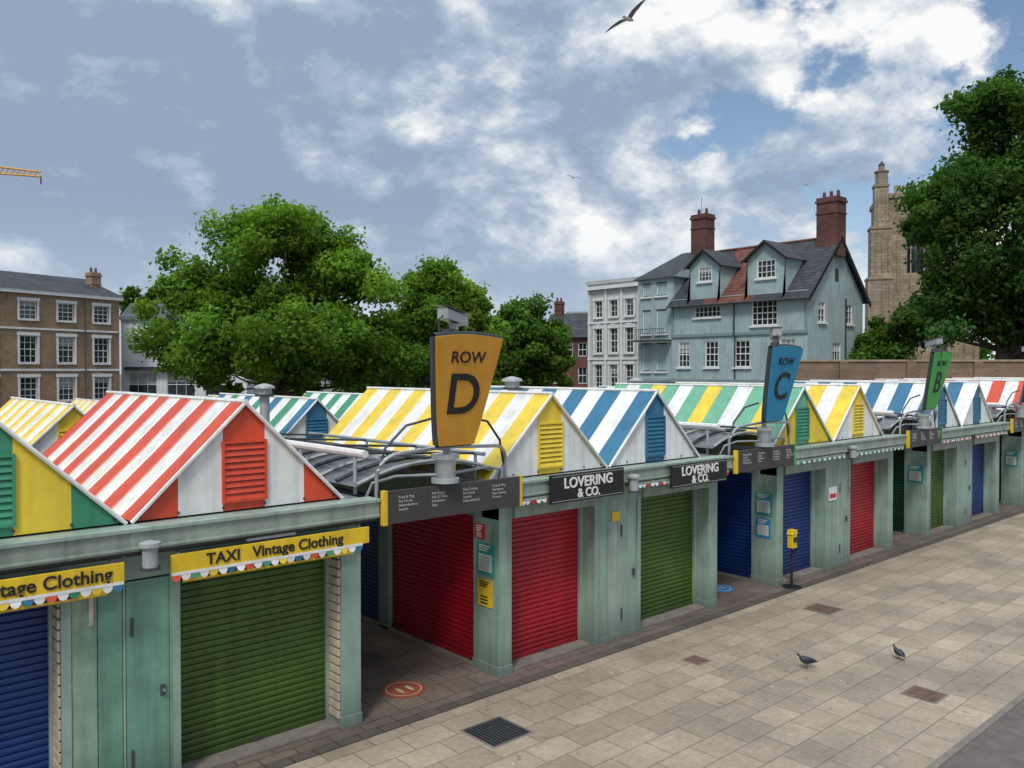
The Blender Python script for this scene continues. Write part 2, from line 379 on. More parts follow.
def cctv(parent,loc,yaw,sc_=1.0):
    mb=MB(Fr((loc[0],loc[1]),(math.cos(yaw),math.sin(yaw)))); z=loc[2]; s=sc_
    mb.tube([(0,0,z-.25*s),(0,0,z)],.035*s,'greymetal',8)
    mb.tube([(0,0,z),(0,0,z+.07*s)],.06*s,'greymetal',10)
    def pt(a,b,c): return (a*s,b*s,z+c*s)
    tl=lambda x:.145-.16*x
    for (a0,a1,w0,h0,mm) in ((-.24,.2,.075,.065,'greymetal'),):
        k=len(mb.v); i=mb.mi(mm)
        for x in (a0,a1):
            for (yy,zz) in ((-w0,-h0),(w0,-h0),(w0,h0*.7),(w0*.6,h0),(-w0*.6,h0),(-w0,h0*.7)): mb.v.append(mb.fr.p(x*s,yy*s,z+(tl(x)+zz)*s))
        for q in range(6):
            q2=(q+1)%6; mb.f.append((k+q,k+q2,k+6+q2,k+6+q)); mb.m.append(i)
        mb.f.append(tuple(k+q for q in range(5,-1,-1))); mb.m.append(i); mb.f.append(tuple(k+6+q for q in range(6))); mb.m.append(i)
    mb.poly([pt(-.27,-.09,tl(-.27)+.08),pt(.28,-.09,tl(.28)+.08),pt(.28,.09,tl(.28)+.08),pt(-.27,.09,tl(-.27)+.08)],'greymetal')
    mb.tube([pt(.20,0,tl(.2)),pt(.25,0,tl(.25))],.05*s,'black',10)
    mb.tube([pt(-.22,0,.16),pt(-.33,0,.10),pt(-.3,0,-.2)],.012*s,'dkmetal',5)
    mb.tube([pt(-.1,.02,.0),pt(-.1,.02,-.12)],.075*s,'dkmetal',12)
    return mb.build('cctv_camera',parent)
def row_sign(x,letter,m,seed):
    e=empty('row_sign'); y=F-.4
    p=empty('sign_panel_frame',(x,y,3.53)); p.parent=e; p.rotation_euler=(R(12),0,0)
    mb=MB(); H=1.42; n=10
    out=[]
    for i in range(n+1):
        t=i/n; w=.28+.26*(t**.85); out.append((w,t*H))
    top=[(.54*(1-2*i/8),H+.04*math.sin(math.pi*i/8)) for i in range(1,8)]
    outline=[(a,b) for a,b in out]+top+[(-a,b) for a,b in reversed(out)]
    mb.prism(outline,-.045,.05,'dkmetal')
    for j in range(len(outline)):
        a,b=outline[j],outline[(j+1)%len(outline)]
        mb.tube([(a[0],0,a[1]),(b[0],0,b[1])],.05,'dkmetal',6,cap=False)
    mb.prism([(a*1.025,-.010+b*1.015) for a,b in outline],-.075,-.052,m)
    mb.build('sign_panel',p)
    text('row_letter',letter,.76,(-.0,-.08,.66),'letters_k',p,bold=.010)
    text('row_word','ROW',.21,(0,-.08,1.17),'letters_k',p,bold=.002,sx=1.1)
    mb=MB()
    mb.tube([(x,y+.16,2.9),(x,y+.16,3.5),(x,y-.1,4.6)],.05,'greymetal',10)
    mb.tube([(x-.05,y+.12,3.0),(x-.05,y+.12,3.06)],.19,'greymetal',14)
    mb.tube([(x-.05,y+.12,3.06),(x-.05,y+.12,3.32)],.14,'metal',14)
    mb.tube([(x-.05,y+.12,3.32),(x-.05,y+.12,3.38)],.19,'greymetal',14)
    for sg,x1 in ((-1,x-1.02),(1,x+1.15)):
        pts=[(x1,F-.12,2.75)]
        for i in range(7):
            a=math.pi/2*i/6
            pts.append((x1-sg*(.28-.28*math.cos(a)),F-.12-.02*i,3.15+.28*math.sin(a)))
        pts.append((x,y+.16,3.47)); mb.tube(pts,.026,'metal',8)
        pts=[(x1+sg*.05,F+.1,2.8),(x1,F-.02,3.05),(x1-sg*.3,F-.1,3.12),(x,y+.16,3.1)]; mb.tube(pts,.02,'greymetal',6)
        # arched hoop above, as on the real sign frames
        pts=[(x1,F-.1,3.1),(x1-sg*.12,F-.14,3.5),(x1-sg*.4,F-.2,3.78),(x+sg*.3,y+.1,3.86)]; mb.tube(pts,.018,'dkmetal',6)
    mb.build('sign_support',e)
    cctv(e,(x-.10,y-.14,5.03),R(20)+seed,1.1)
    return e
for i,(xl,xr,sx_,lt,sm) in enumerate([(5.48,7.8,6.66,'D','orange'),(13.28,15.4,14.50,'C','bluesign'),(20.88,22.95,22.0,'B','greensign'),(28.43,30.5,29.5,'A','purplesign'),(-2.12,0,-1,'E','bluesign')]):
    row_sign(sx_,lt,sm,.3*i)
    e=empty('market_directory_board'); mb=MB()
    mb.box(xl+.2,xr+.12,F-.32,F-.26,2.55,2.97,'slatesign')
    mb.box(xl+.13,xl+.199,F-.325,F-.255,2.54,2.98,'yellow'); mb.box(xr+.121,xr+.17,F-.325,F-.255,2.54,2.98,'yellow' if lt=='D' else 'greensign')
    mb.box(xl+.2,xr+.12,F-.2,F-.1,2.6,2.7,'greymetal')
    mb.build('board',e,bevel=.005)
    wds=['Fish & Chips','Shoes','Vintage Wear','Coffee','Hardware','Flowers','Pet Foods','Key Cutting','Bags','Cheese','Noodles','Books','Haberdashery','Fruit & Veg','Sweets']
    random.seed(i)
    for c in range(4):
        body='\n'.join(random.choice(wds) for _ in range(4))
        text('stall_list',body,.052,(xl+.36+c*.52,F-.323,2.80),'letters_g',e,align='LEFT')
    e=empty('aisle_canopy'); mb=MB(); xm=(xl+xr)/2; hw=(xr-xl)/2
    arch=lambda t:(xm+hw*t,3.0+.22*(1-t*t))
    for j in range(8):
        t0=-1+j/4; t1=t0+.25; a=arch(t0); b=arch(t1)
        mb.poly([(a[0],F+.1,a[1]),(b[0],F+.1,b[1]),(b[0],Y1+2,b[1]),(a[0],Y1+2,a[1])],'polycarb')
    for j in range(15):
        y=F+.1+j*.52
        mb.tube([(arch(-1+q/4)[0],y,arch(-1+q/4)[1]+.035) for q in range(9)],.03,'dkmetal' if j%2 else 'greymetal',5)
    mb.tube([(xl+.1,F+.05,3.42),(xl+.1,Y1,3.42)],.05,'white',8)
    mb.tube([(xl+.32,F+.05,3.34),(xl+.32,Y1,3.34)],.03,'metal',8)
    mb.tube([(xr-.2,F+.1,3.28),(xr-.2,Y1,3.28)],.03,'metal',8)
    mb.box(xm-.06,xm+.06,F+.1,Y1,3.27,3.31,'dkmetal')
    for j in range(4):
        y=F+.3+j*1.5
        mb.tube([(xl+.1,y,2.88),(xl+.1,y,3.42)],.025,'greymetal',6); mb.tube([(xl+.1,y,3.42),(xr-.2,y,3.28)],.02,'dkmetal',6)
        mb.tube([(xr-.2,y,2.88),(xr-.2,y,3.28)],.025,'greymetal',6)
    mb.build('canopy_frame',e)

def yellow_sign(parent,x0,x1,body,y=F-.30,z0=2.36,z1=2.56,ts=.17,tx=None):
    mb=MB(); mb.box(x0,x1,y,y+.03,z0,z1,'yellow'); mb.box(x0+.2,x1-.1,F-.08,F-.055,2.20,2.36,'yellow')
    mb.tube([(x0+.1,y+.02,z1-.02),(x0+.1,F-.06,2.60)],.012,'metal',5); mb.tube([(x1-.1,y+.02,z1-.02),(x1-.1,F-.06,2.60)],.012,'metal',5)
    mb.build('sign_board',parent,bevel=.004)
    text('sign_text',body,ts,(tx or (x0+x1)/2,y-.006,(z0+z1)/2),'letters_k',parent,bold=.003,sx=1.0)
    text('sign_text_inner','TRADITIONAL REPAIRS',.15,((x0+x1)/2,F-.087,2.28),'letters_k',parent,bold=.006)
    scallops(parent,x0,x1,y-.008,z0+.012,band=.03,h=.065)
yellow_sign(empty('shop_sign'),3.02,5.42,'TAXI   Vintage Clothing')
yellow_sign(empty('shop_sign'),.25,2.56,'Vintage Clothing',ts=.18,tx=1.84)
def black_sign(x0,x1,z0,z1):
    e=empty('shop_sign'); mb=MB(); y=F-.36
    mb.box(x0,x1,y,y+.04,z0,z1,'black'); mb.box(x0+.1,x0+.15,y+.041,F-.253,z0+.1,z0+.15,'dkmetal'); mb.box(x1-.15,x1-.1,y+.041,F-.253,z0+.1,z0+.15,'dkmetal')
    for (a,b,c,d) in ((x0+.03,x1-.03,z0+.025,z0+.033),(x0+.03,x1-.03,z1-.033,z1-.025)): mb.box(a,b,y-.006,y-.001,c,d,'letters_g')
    mb.build('sign_board',e,bevel=.004); c=(x0+x1)/2
    text('sign_text','LOVERING',.22,(c,y-.006,z0+(z1-z0)*.66),'letters_w',e,bold=.005,sx=1.05)
    text('sign_text_small','& CO.',.19,(c,y-.006,z0+(z1-z0)*.26),'letters_w',e,bold=.004)
black_sign(8.5,10.15,2.5,2.93); black_sign(11.4,13.05,2.46,2.86)
pk=['redp','white','white','redp','white','white']
for (a,b,p) in ((7.85,10.3,2),(10.5,13.3,2),(15.5,17.9,3),(18.1,20.9,3),(23.1,25.4,4),(25.6,28.3,4)):
    scallops(empty('awning_trim'),a,b,F-.27,2.63,cols=pk if p!=3 else ['white','grn_r'],band=.04,bandm='fascia',h=.06,w=.11)
def lantern(x,z,name='wall_lantern'):
    e=empty(name); mb=MB(); y=F-.36
    mb.tube([(x,y,z),(x,y,z+.03)],.10,'dkmetal',14); mb.tube([(x,y,z+.03),(x,y,z+.24)],.075,'greymetal',14)
    mb.tube([(x,y,z+.24),(x,y,z+.28),(x,y,z+.30)],[.11,.105,.03],'greymetal',14)
    mb.box(x-.02,x+.02,y+.07,F-.25,z+.2,z+.24,'greymetal'); mb.build('lantern_body',e)
lantern(2.79,2.46); lantern(10.4,2.5); lantern(18,2.5)
def poster(x,y0,y1,z0,z1,m,inner=None,lines='letters_w'):
    e=empty('notice_poster'); f=Fr((x,y1),(0,-1)); mb=MB(f); L=y1-y0; H=z1-z0
    mb.box(0,L,-.014,-.002,z0,z1,m)
    if inner: mb.box(L*.12,L*.88,-.018,-.0145,z0+H*.12,z0+H*.66,inner)
    for i in range(3): mb.box(L*.15,L*(.8-.1*i),-.019,-.0145,z1-.04-.035*i,z1-.022-.035*i,lines)
    if inner:
        for i in range(5): mb.box(L*.2,L*.75,-.021,-.0185,z0+H*(.18+.09*i),z0+H*(.21+.09*i),'letters_g')
    else:
        for i in range(3): mb.box(L*.2,L*.7,-.019,-.0145,z0+H*(.1+.12*i),z0+H*(.15+.12*i),lines)
    mb.build('poster_sheet',e)
poster(7.8,F+.1,F+.5,1.45,1.92,'teal','paper'); poster(7.8,F+.14,F+.48,.98,1.38,'yellow',None,'letters_k'); poster(7.8,F+.32,F+.55,1.98,2.2,'redp')
poster(15.4,F+.1,F+.5,1.45,1.92,'teal','paper'); poster(15.4,F+.14,F+.48,.98,1.38,'bluesign','paper')
poster(22.95,F+.1,F+.5,1.45,1.92,'teal','paper'); poster(30.5,F+.1,F+.5,1.3,1.8,'teal','paper')
e=empty('notice_poster'); mb=MB(); mb.box(17.6,17.95,F-.003,F+.009,1.55,1.85,'white'); mb.box(17.63,17.92,F-.006,F-.0035,1.6,1.7,'redp'); mb.build('poster_sheet',e)
e=empty('notice_poster'); mb=MB(); mb.box(10.27,10.47,F-.003,F+.009,1.98,2.14,'yellow'); mb.build('poster_sheet',e)
e=empty('door_hardware'); mb=MB(); mb.tube([(3.025,F-.06,1.07),(3.025,F-.021,1.07)],.014,'metal'); mb.box(2.3,2.34,F-.02,F+.01,1.9,2.2,'cream'); mb.build('bolt',e)
def vent(x,y,z):
    e=empty('roof_vent'); mb=MB()
    mb.tube([(x,y,z-.6),(x,y,z)],.10,'greymetal',12); mb.tube([(x,y,z),(x,y,z+.05)],.2,'dkmetal',14)
    mb.tube([(x,y,z+.05),(x,y,z+.17)],.15,'greymetal',14); mb.tube([(x,y,z+.17),(x,y,z+.22),(x,y,z+.27)],[.22,.2,.04],'greymetal',14); mb.build('cowl',e)
vent(7.5,16.2,3.95); vent(11.1,12.5,4.1); vent(19.2,16,4.0)

# ------------------------------------------------------------ ground furniture
def drain(x,y,s,m='dkmetal'):
    e=empty('drain_cover'); fr=Fr((x,y),(1,0)); mb=MB(fr)
    mb.box(-s/2-.03,s/2+.03,-s/2-.03,s/2+.03,-.01,.005,'conc'); mb.box(-s/2,s/2,-s/2,s/2,0,.009,m)
    n=int(s/.05)
    for i in range(n):
        a=-s/2+.01+i*(s-.02)/n
        for j in range(4):
            b=-s/2+.02+j*(s-.04)/4; mb.box(a,a+.02,b,b+(s-.04)/4-.02,.009,.014,m if m=='iron' else 'black')
    mb.build('iron_cover',e)
drain(6.6,7.72,.6); drain(11.8,4.67,.42,'iron'); drain(10.55,7.57,.28,'iron'); drain(14.6,7.63,.5,'iron')
M['floor_red']=mat('floor_sticker_red',(.32,.085,.05),.5,.35,5); M['floor_blue']=mat('floor_sticker_blue',(.03,.2,.5),.5,.3,5)
def disc(x,y,r,m):
    e=empty('floor_sticker'); mb=MB()
    mb.poly([(x+r*math.cos(a*math.pi/20),y+r*math.sin(a*math.pi/20),.005) for a in range(40)],m)
    ring=[(x+r*.8*math.cos(a*math.pi/20),y+r*.8*math.sin(a*math.pi/20),.008) for a in range(41)]
    for a,b in zip(ring[:-1],ring[1:]):
        ia=(x+(a[0]-x)*.93,y+(a[1]-y)*.93,.008); ib=(x+(b[0]-x)*.93,y+(b[1]-y)*.93,.008); mb.poly([a,b,ib,ia],'cream')
    for q in (-.08,.08):
        mb.poly([(x+q+.035*math.cos(t*.52),y-.02+.11*math.sin(t*.52),.009) for t in range(12)],'cream')
    mb.build('sticker',e)
disc(6.5,9.62,.32,'floor_red'); disc(14.4,9.8,.32,'floor_blue')
e=empty('hand_sanitiser_stand'); mb=MB(); x,y=15.6,8.84
mb.tube([(x,y,0),(x,y,.02),(x,y,.03)],[.2,.2,.05],'black',18); mb.tube([(x,y,.03),(x,y,1.0)],.028,'black',10)
mb.box(x-.09,x+.09,y-.07,y+.05,.82,1.1,'yellow'); mb.box(x-.06,x+.06,y-.10,y-.07,.95,1.05,'black')
mb.prism([(x-.11,1.1),(x+.11,1.1),(x+.07,1.2),(x-.07,1.2)],y-.08,y+.06,'yellow'); mb.box(x-.1,x+.1,y-.13,y-.03,.74,.765,'black')
mb.build('stand',e,bevel=.01)
mb=MB(); rnd=random.Random(5)
for i in range(60):
    x=rnd.uniform(6,22); y=rnd.uniform(4,9.4); a=rnd.uniform(0,6.3); l=rnd.uniform(.012,.035); w=l*.4
    c,s_=math.cos(a),math.sin(a)
    mb.poly([(x+c*l,y+s_*l,.007),(x-s_*w,y+c*w,.010),(x-c*l,y-s_*l,.007),(x+s_*w,y-c*w,.010)],'white' if rnd.random()<.5 else 'iron')
mb.build('litter_scraps')

# ------------------------------------------------------------ birds
M['pig']=mat('pigeon_grey',(.05,.055,.07),.7,.4,30); M['pigd']=mat('pigeon_dark',(.02,.022,.03),.6,.3,30); M['gullw']=mat('gull_white',(.55,.56,.57),.7,.08,20)
M['gullg']=mat('gull_grey',(.13,.14,.16),.7,.1,20); M['legs']=mat('bird_legs',(.4,.12,.1),.6,.1)
def loft(mb,secs,m,seg=12):
    k=len(mb.v); i=mb.mi(m)
    for (c,w,h) in secs:
        for q in range(seg):
            a=2*math.pi*q/seg; mb.v.append(mb.fr.p(c[0],c[1]+w*math.cos(a),c[2]+h*math.sin(a)))
    for j in range(len(secs)-1):
        for q in range(seg):
            q2=(q+1)%seg; mb.f.append((k+j*seg+q,k+j*seg+q2,k+(j+1)*seg+q2,k+(j+1)*seg+q)); mb.m.append(i)
def pigeon(x,y,yaw,s=1.0):
    e=empty('pigeon',(x,y,0)); e.rotation_euler=(0,0,yaw); e.scale=(s,s,s); mb=MB()
    loft(mb,[((-.19,0,.10),.022,.006),((-.12,0,.115),.035,.018),((-.07,0,.13),.055,.045),((0,0,.14),.068,.062),((.06,0,.15),.062,.062),((.10,0,.17),.045,.05),((.125,0,.20),.028,.034),((.135,0,.225),.022,.026),((.15,0,.243),.024,.024),((.168,0,.245),.018,.018),((.18,0,.243),.007,.008)],'pig')
    loft(mb,[((.178,0,.242),.006,.006),((.20,0,.236),.001,.001)],'pigd',6)
    for q in (-1,1):
        loft(mb,[((-.17,q*.022,.118),.006,.008),((-.10,q*.05,.135),.014,.026),((0,q*.064,.155),.014,.038),((.06,q*.055,.16),.010,.03),((.08,q*.05,.16),.002,.004)],'pigd',8)
        mb.tube([(.01,q*.025,.09),(.0,q*.025,.045),(.01,q*.025,.004)],.005,'legs',6)
        for d in (-.4,0,.4): mb.tube([(.01,q*.025,.005),(.04*math.cos(d)+.01,q*.025+.04*math.sin(d),.004)],.003,'legs',4)
    mb.build('pigeon_body',e,smooth=True)
pigeon(11.5,6.26,R(150),.92); pigeon(12.95,5.52,R(60),.75)
def gull(lat,dep,z,yaw,roll,s=1.0):
    cx,cy=site(lat,dep); e=empty('seagull',(cx,cy,z)); e.rotation_euler=(roll,R(-5),yaw); e.scale=(s,s,s)
    mb=MB()
    loft(mb,[((-.26,0,.0),.05,.006),((-.18,0,0),.035,.018),((-.08,0,0),.055,.045),((.04,0,0),.062,.058),((.13,0,.01),.05,.048),((.19,0,.02),.034,.034),((.235,0,.026),.034,.034),((.262,0,.024),.018,.018)],'gullw')
    loft(mb,[((.26,0,.022),.01,.01),((.31,0,.014),.002,.003)],'yellow',6)
    for sg in (-1,1):
        st=[(.04,.12,-.09,.03),(.2,.15,-.05,.12),(.36,.14,-.03,.15),(.52,.05,-.07,.13),(.64,-.05,-.11,.09),(.70,-.13,-.14,.06)]
        for j in range(len(st)-1):
            a,b=st[j],st[j+1]; m='gullg' if j<4 else 'letters_k'
            up=[(a[1],sg*a[0],a[3]),(b[1],sg*b[0],b[3]),(b[2],sg*b[0],b[3]-.01),(a[2],sg*a[0],a[3]-.01)]
            lo=[(p[0],p[1],p[2]-.014) for p in up]
            mb.poly(up,m); mb.poly(lo[::-1],'gullg' if j<4 else 'letters_k'); mb.poly([up[0],up[1],lo[1],lo[0]],'gullw'); mb.poly([up[3],up[2],lo[2],lo[3]],m)
    mb.build('gull_body',e)
gull(2.95,21,13.4,R(48.4-40),R(-22),.95); gull(5.2,70,20.8,R(60),R(10)); gull(25.0,70,20.2,R(40),R(-10))

# ------------------------------------------------------------ buildings
M['tanbrick']=brick_mat('tan_brick',(.37,.24,.13),(.27,.17,.095),(.27,.21,.15),.3,.1,.012,'xz',stain=.3)
M['redbrick']=brick_mat('red_brick',(.17,.055,.038),(.10,.034,.028),(.12,.085,.075),.3,.1,.012,'xz',stain=.4)
M['slate']=tile_mat('slate_roof',(.08,.09,.11)); M['redtile']=tile_mat('red_tile_roof',(.17,.06,.042)); M['dslate']=tile_mat('dark_slate_roof',(.05,.056,.068))
M['render_white']=mat('white_render',(.62,.64,.66),.8,.12,.6,streak=.15); M['pubwall']=mat('pale_green_render',(.35,.45,.46),.75,.18,.7,.1,20,streak=.25)
M['pubtrim']=mat('timber_trim',(.20,.27,.28),.7,.1); M['georg']=mat('cream_stucco',(.48,.50,.48),.75,.14,.7,streak=.2)
M['stone']=brick_mat('church_limestone',(.38,.305,.21),(.27,.215,.15),(.19,.155,.11),.7,.35,.02,'xz',stain=.45)
M['wallstone']=brick_mat('terrace_wall_brick',(.27,.175,.12),(.19,.13,.09),(.17,.135,.10),.4,.15,.015,'xz',stain=.3)
M['dkgreen']=mat('dark_shopfront',(.02,.03,.028),.5,.2)
def facade(mb,fr,x0,x1,z0,z1,holes,wall,frame='white',rev=.18,bars=(2,2),sill=None,surround=None):
    xs=sorted({x0,x1,*[h[0] for h in holes],*[h[1] for h in holes]}); zs=sorted({z0,z1,*[h[2] for h in holes],*[h[3] for h in holes]})
    for i in range(len(xs)-1):
        for j in range(len(zs)-1):
            cx=(xs[i]+xs[i+1])/2; cz=(zs[j]+zs[j+1])/2
            if any(h[0]<cx<h[1] and h[2]<cz<h[3] for h in holes): continue
            mb.poly([(xs[i],0,zs[j]),(xs[i+1],0,zs[j]),(xs[i+1],0,zs[j+1]),(xs[i],0,zs[j+1])],wall,fr)
    for h in holes:
        a,b,c,d=h[:4]; bc,br=h[4] if len(h)>4 else bars
        for q in ([(a,0,c),(a,rev,c),(a,rev,d),(a,0,d)],[(b,0,c),(b,0,d),(b,rev,d),(b,rev,c)],[(a,0,d),(a,rev,d),(b,rev,d),(b,0,d)],[(a,0,c),(b,0,c),(b,rev,c),(a,rev,c)]): mb.poly(q,wall,fr)
        mb.poly([(a,rev,c),(b,rev,c),(b,rev,d),(a,rev,d)],'glass',fr)
        if random.random()<.5:
            hh=d-(d-c)*random.uniform(.2,.5); mb.poly([(a,rev-.004,hh),(b,rev-.004,hh),(b,rev-.004,d),(a,rev-.004,d)],'curtain',fr)
        t=.07; y0,y1=rev-.08,rev-.008
        mb.box(a,b,y0,y1,c,c+t,frame,fr); mb.box(a,b,y0,y1,d-t,d,frame,fr); mb.box(a,a+t,y0-.002,y1,c+t,d-t,frame,fr); mb.box(b-t,b,y0-.002,y1,c+t,d-t,frame,fr)
        for i in range(1,bc): x=a+(b-a)*i/bc; mb.box(x-.018,x+.018,y0+.02,y1-.003,c+t,d-t,frame,fr)
        for i in range(1,br):
            z=c+(d-c)*i/br; w=.035 if (br%2==0 and i==br//2) else .018
            mb.box(a+t,b-t,y0+.016,y1-.005,z-w,z+w,frame,fr)
        if sill: mb.box(a-.12,b+.12,-.14,-.003,c-.13,c-.005,sill,fr)
        if surround:
            w=.16; mb.box(a-w,a-.004,-.06,-.003,c,d,surround,fr); mb.box(b+.004,b+w,-.06,-.003,c,d,surround,fr); mb.box(a-w-.05,b+w+.05,-.10,-.003,d+.004,d+.26,surround,fr)
def chimney(mb,fr,x0,x1,y0,y1,z0,z1,m,pots=2):
    mb.box(x0,x1,y0,y1,z0,z1-.35,m,fr); mb.box(x0-.08,x1+.08,y0-.08,y1+.08,z1-.35,z1-.2,m,fr); mb.box(x0-.02,x1+.02,y0-.02,y1+.02,z1-.2,z1,m,fr)
    mb.box(x0-.05,x1+.05,y0-.05,y1+.05,z1-1.1,z1-1.0,m,fr)
    for i in range(pots):
        x=x0+(x1-x0)*(i+.5)/pots; p=fr.p(x,(y0+y1)/2,z1); mb.tube([p,(p[0],p[1],z1+.45)],.13,'redtile',8,raw=True,r1=.1)

pR=site(-35.8,75); pL=site(-41-5.2*.95,65.8-9.2*.95)
fr=Fr(pL,(pR[0]-pL[0],pR[1]-pL[1])); Lb=math.hypot(pR[0]-pL[0],pR[1]-pL[1])
e=empty('georgian_brick_building'); mb=MB(fr); holes=[]
nb=int(Lb/3.25)
for i in range(nb):
    c=Lb-1.75-i*3.25
    if c<1: break
    holes+=[(c-.72,c+.72,8.7,10.2,(3,4)),(c-.72,c+.72,5.1,7.35,(3,4)),(c-.72,c+.72,1.9,3.9,(3,4))]
facade(mb,fr,0,Lb,1.2,10.8,holes,'tanbrick',surround='white',sill='white')
mb.box(-.2,Lb+.2,-.35,9,10.801,11.1,'white'); mb.box(0,Lb,-.02,.3,-.02,1.2,'dkgreen'); mb.box(0,Lb,-.1,-.002,7.85,8.0,'white'); mb.box(0,Lb,-.08,-.002,4.42,4.6,'white')
mb.poly([(Lb,0,1.2),(Lb,9,1.2),(Lb,9,10.8),(Lb,0,10.8)],'tanbrick')
z0=11.1
mb.poly([(-.3,-.4,z0),(Lb+.3,-.4,z0),(Lb-.3,4.5,13.0),(.3,4.5,13.0)],'dslate'); mb.poly([(Lb+.3,-.4,z0),(Lb+.3,9.2,z0),(Lb-.3,4.5,13.0)],'dslate'); mb.poly([(Lb+.3,9.2,z0),(-.3,9.2,z0),(.3,4.5,13.0),(Lb-.3,4.5,13.0)],'dslate')
chimney(mb,fr,Lb-1.3,Lb-.4,2,2.9,11,13.4,'tanbrick',2)
mb.tube([(Lb-3.37,-.12,1.3),(Lb-3.37,-.12,10.7)],.05,'dkmetal',6)
mb.build('walls_and_roof',e)
pA=site(-37.3,78.5); pB=site(-26,80.5); fr=Fr(pA,(pB[0]-pA[0],pB[1]-pA[1])); e=empty('white_rendered_building'); mb=MB(fr)
facade(mb,fr,0,11.5,0,9.3,[(.6,3.2,1.9,4.3,(3,2)),(4.1,6.7,1.9,4.3,(3,2)),(7.6,10.2,1.9,4.3,(3,2)),(1.0,2.3,6.3,7.8),(7.2,8.5,6.3,7.8)],'render_white')
mb.box(0,11.5,.5,8,0,9.25,'render_white'); mb.poly([(-.2,-.3,9.3),(11.7,-.3,9.3),(11.7,4,11.2),(-.2,4,11.2)],'slate'); mb.poly([(-.2,8.2,9.3),(-.2,-.3,9.3),(-.2,4,11.2)],'render_white')
mb.box(.4,6.6,-.7,-.02,4.5,4.8,'dkgreen'); mb.build('walls_and_roof',e)
fr=Fr(site(3.6,92),(LY*1+LX*-.35,-LX*1+LY*-.35)); e=empty('brick_house'); mb=MB(fr)
facade(mb,fr,0,5.6,0,8.2,[(.7,1.7,6.0,7.5),(2.3,3.3,6.0,7.5),(3.9,4.9,6.0,7.5),(.7,1.7,3.0,4.8),(3.9,4.9,3.0,4.8)],'redbrick')
mb.box(0,5.6,.4,7,0,8.1,'redbrick'); mb.poly([(-.3,-.4,8.1),(5.9,-.4,8.1),(5.9,3.5,11.0),(-.3,3.5,11.0)],'dslate'); mb.poly([(5.6,0,8.2),(5.6,7,8.2),(5.6,3.5,10.9)],'redbrick'); mb.poly([(0,7,8.2),(0,0,8.2),(0,3.5,10.9)],'redbrick')
chimney(mb,fr,.3,1.2,3,4,10,12.4,'redbrick',2); mb.build('walls_and_roof',e)
fr=Fr(site(7.6,110),(LY,-LX)); e=empty('modern_flats'); mb=MB(fr)
facade(mb,fr,0,9,0,12.0,[(.5+i*1.6,1.5+i*1.6,z,z+1.5,(2,1)) for i in range(5) for z in (4,7,10)],'georg'); mb.box(0,9,.4,8,0,11.95,'georg'); mb.box(-.2,9.2,-.2,8,12.0,12.3,'greymetal'); mb.build('walls_and_roof',e)
fr=Fr((55,51.5),(0,-1)); e=empty('stucco_town_house'); mb=MB(fr); H=[]
for c in (1.3,3.1,4.9): H+=[(c-.45,c+.45,9.2,10.7,(2,3)),(c-.45,c+.45,6.0,8.2,(2,4)),(c-.45,c+.45,2.8,5.0,(2,4))]
facade(mb,fr,0,6.1,0,12.2,H,'georg',sill='white',surround='white'); mb.box(-.1,6.2,-.35,0.2,11.7,12.0,'white'); mb.box(-.1,6.2,-.2,8,12.201,12.5,'georg'); mb.box(0,6.1,-.1,-.002,8.65,8.8,'white'); mb.box(0,6.1,-.1,-.002,5.4,5.55,'white')
for x in (.05,2.05,3.9,5.85): mb.box(x,x+.2,-.08,-.004,0,11.69,'white')
mb.poly([(6.1,0,0),(6.1,8,0),(6.1,8,12.2),(6.1,0,12.2)],'georg'); mb.poly([(0,8,0),(0,0,0),(0,0,12.2),(0,8,12.2)],'georg')
for c in (1.3,3.1,4.9): mb.prism([(c-.65,8.47),(c+.65,8.47),(c,8.62)],-.12,-.11,'white')
mb.build('walls_and_roof',e)
# pub
fr=Fr((48.5,37.1),(0,-1)); fe=Fr((48.5,26.5),(1,0)); e=empty('tudor_pub'); mb=MB(fr)
Y=lambda y:37.1-y
H=[(2.0,4.15,8.2,9.3,(6,3)),(Y(30.5),Y(28.6),7.45,9.1,(5,4)),(Y(34.2),Y(33.1),4.7,6.5,(3,4)),(Y(31.8),Y(30.6),4.7,6.5,(3,4)),(Y(28.4),Y(27.3),4.7,6.5,(3,4)),(.6,1.6,4.7,6.5,(3,4)),(1.0,3.0,1.2,3.2,(4,3)),(6,8,1.2,3.2,(4,3))]
facade(mb,fr,0,10.6,0,9.6,H,'pubwall',sill='white',rev=.12)
mb.box(0,10.65,-.12,-.003,6.85,7.05,'pubtrim'); mb.box(-.05,10.7,-.2,-.002,3.6,3.85,'pubtrim')
for x in (0.02,10.42): mb.box(x,x+.16,-.06,-.003,7.05,9.3,'pubtrim')
facade(mb,fe,0,7.5,0,9.4,[(1.4,2.3,7.6,8.9,(2,3)),(5.2,6.0,7.6,8.9,(2,3)),(3.3,4.4,4.6,6.3,(3,3))],'pubwall',sill='white',rev=.12)
mb.poly([(0,0,9.4),(7.5,0,9.4),(3.75,0,13.15)],'pubwall',fe)
mb.box(4.9,5.0,-.1,-.02,3,9.3,'dkmetal',fe)
mb.box(3.5,3.95,-.05,-.02,10.4,11.2,'dkmetal',fe)
mb.box(5.3,5.38,-.08,-.02,3.85,6.84,'dkmetal'); mb.box(5.3,5.38,-.22,-.13,6.84,9.2,'dkmetal')
mb.poly([(0,7.5,0),(0,7.5,9.4),(10.6,7.5,9.4),(10.6,7.5,0)],'pubwall')
ez,rz,rd=9.35,13.3,3.75
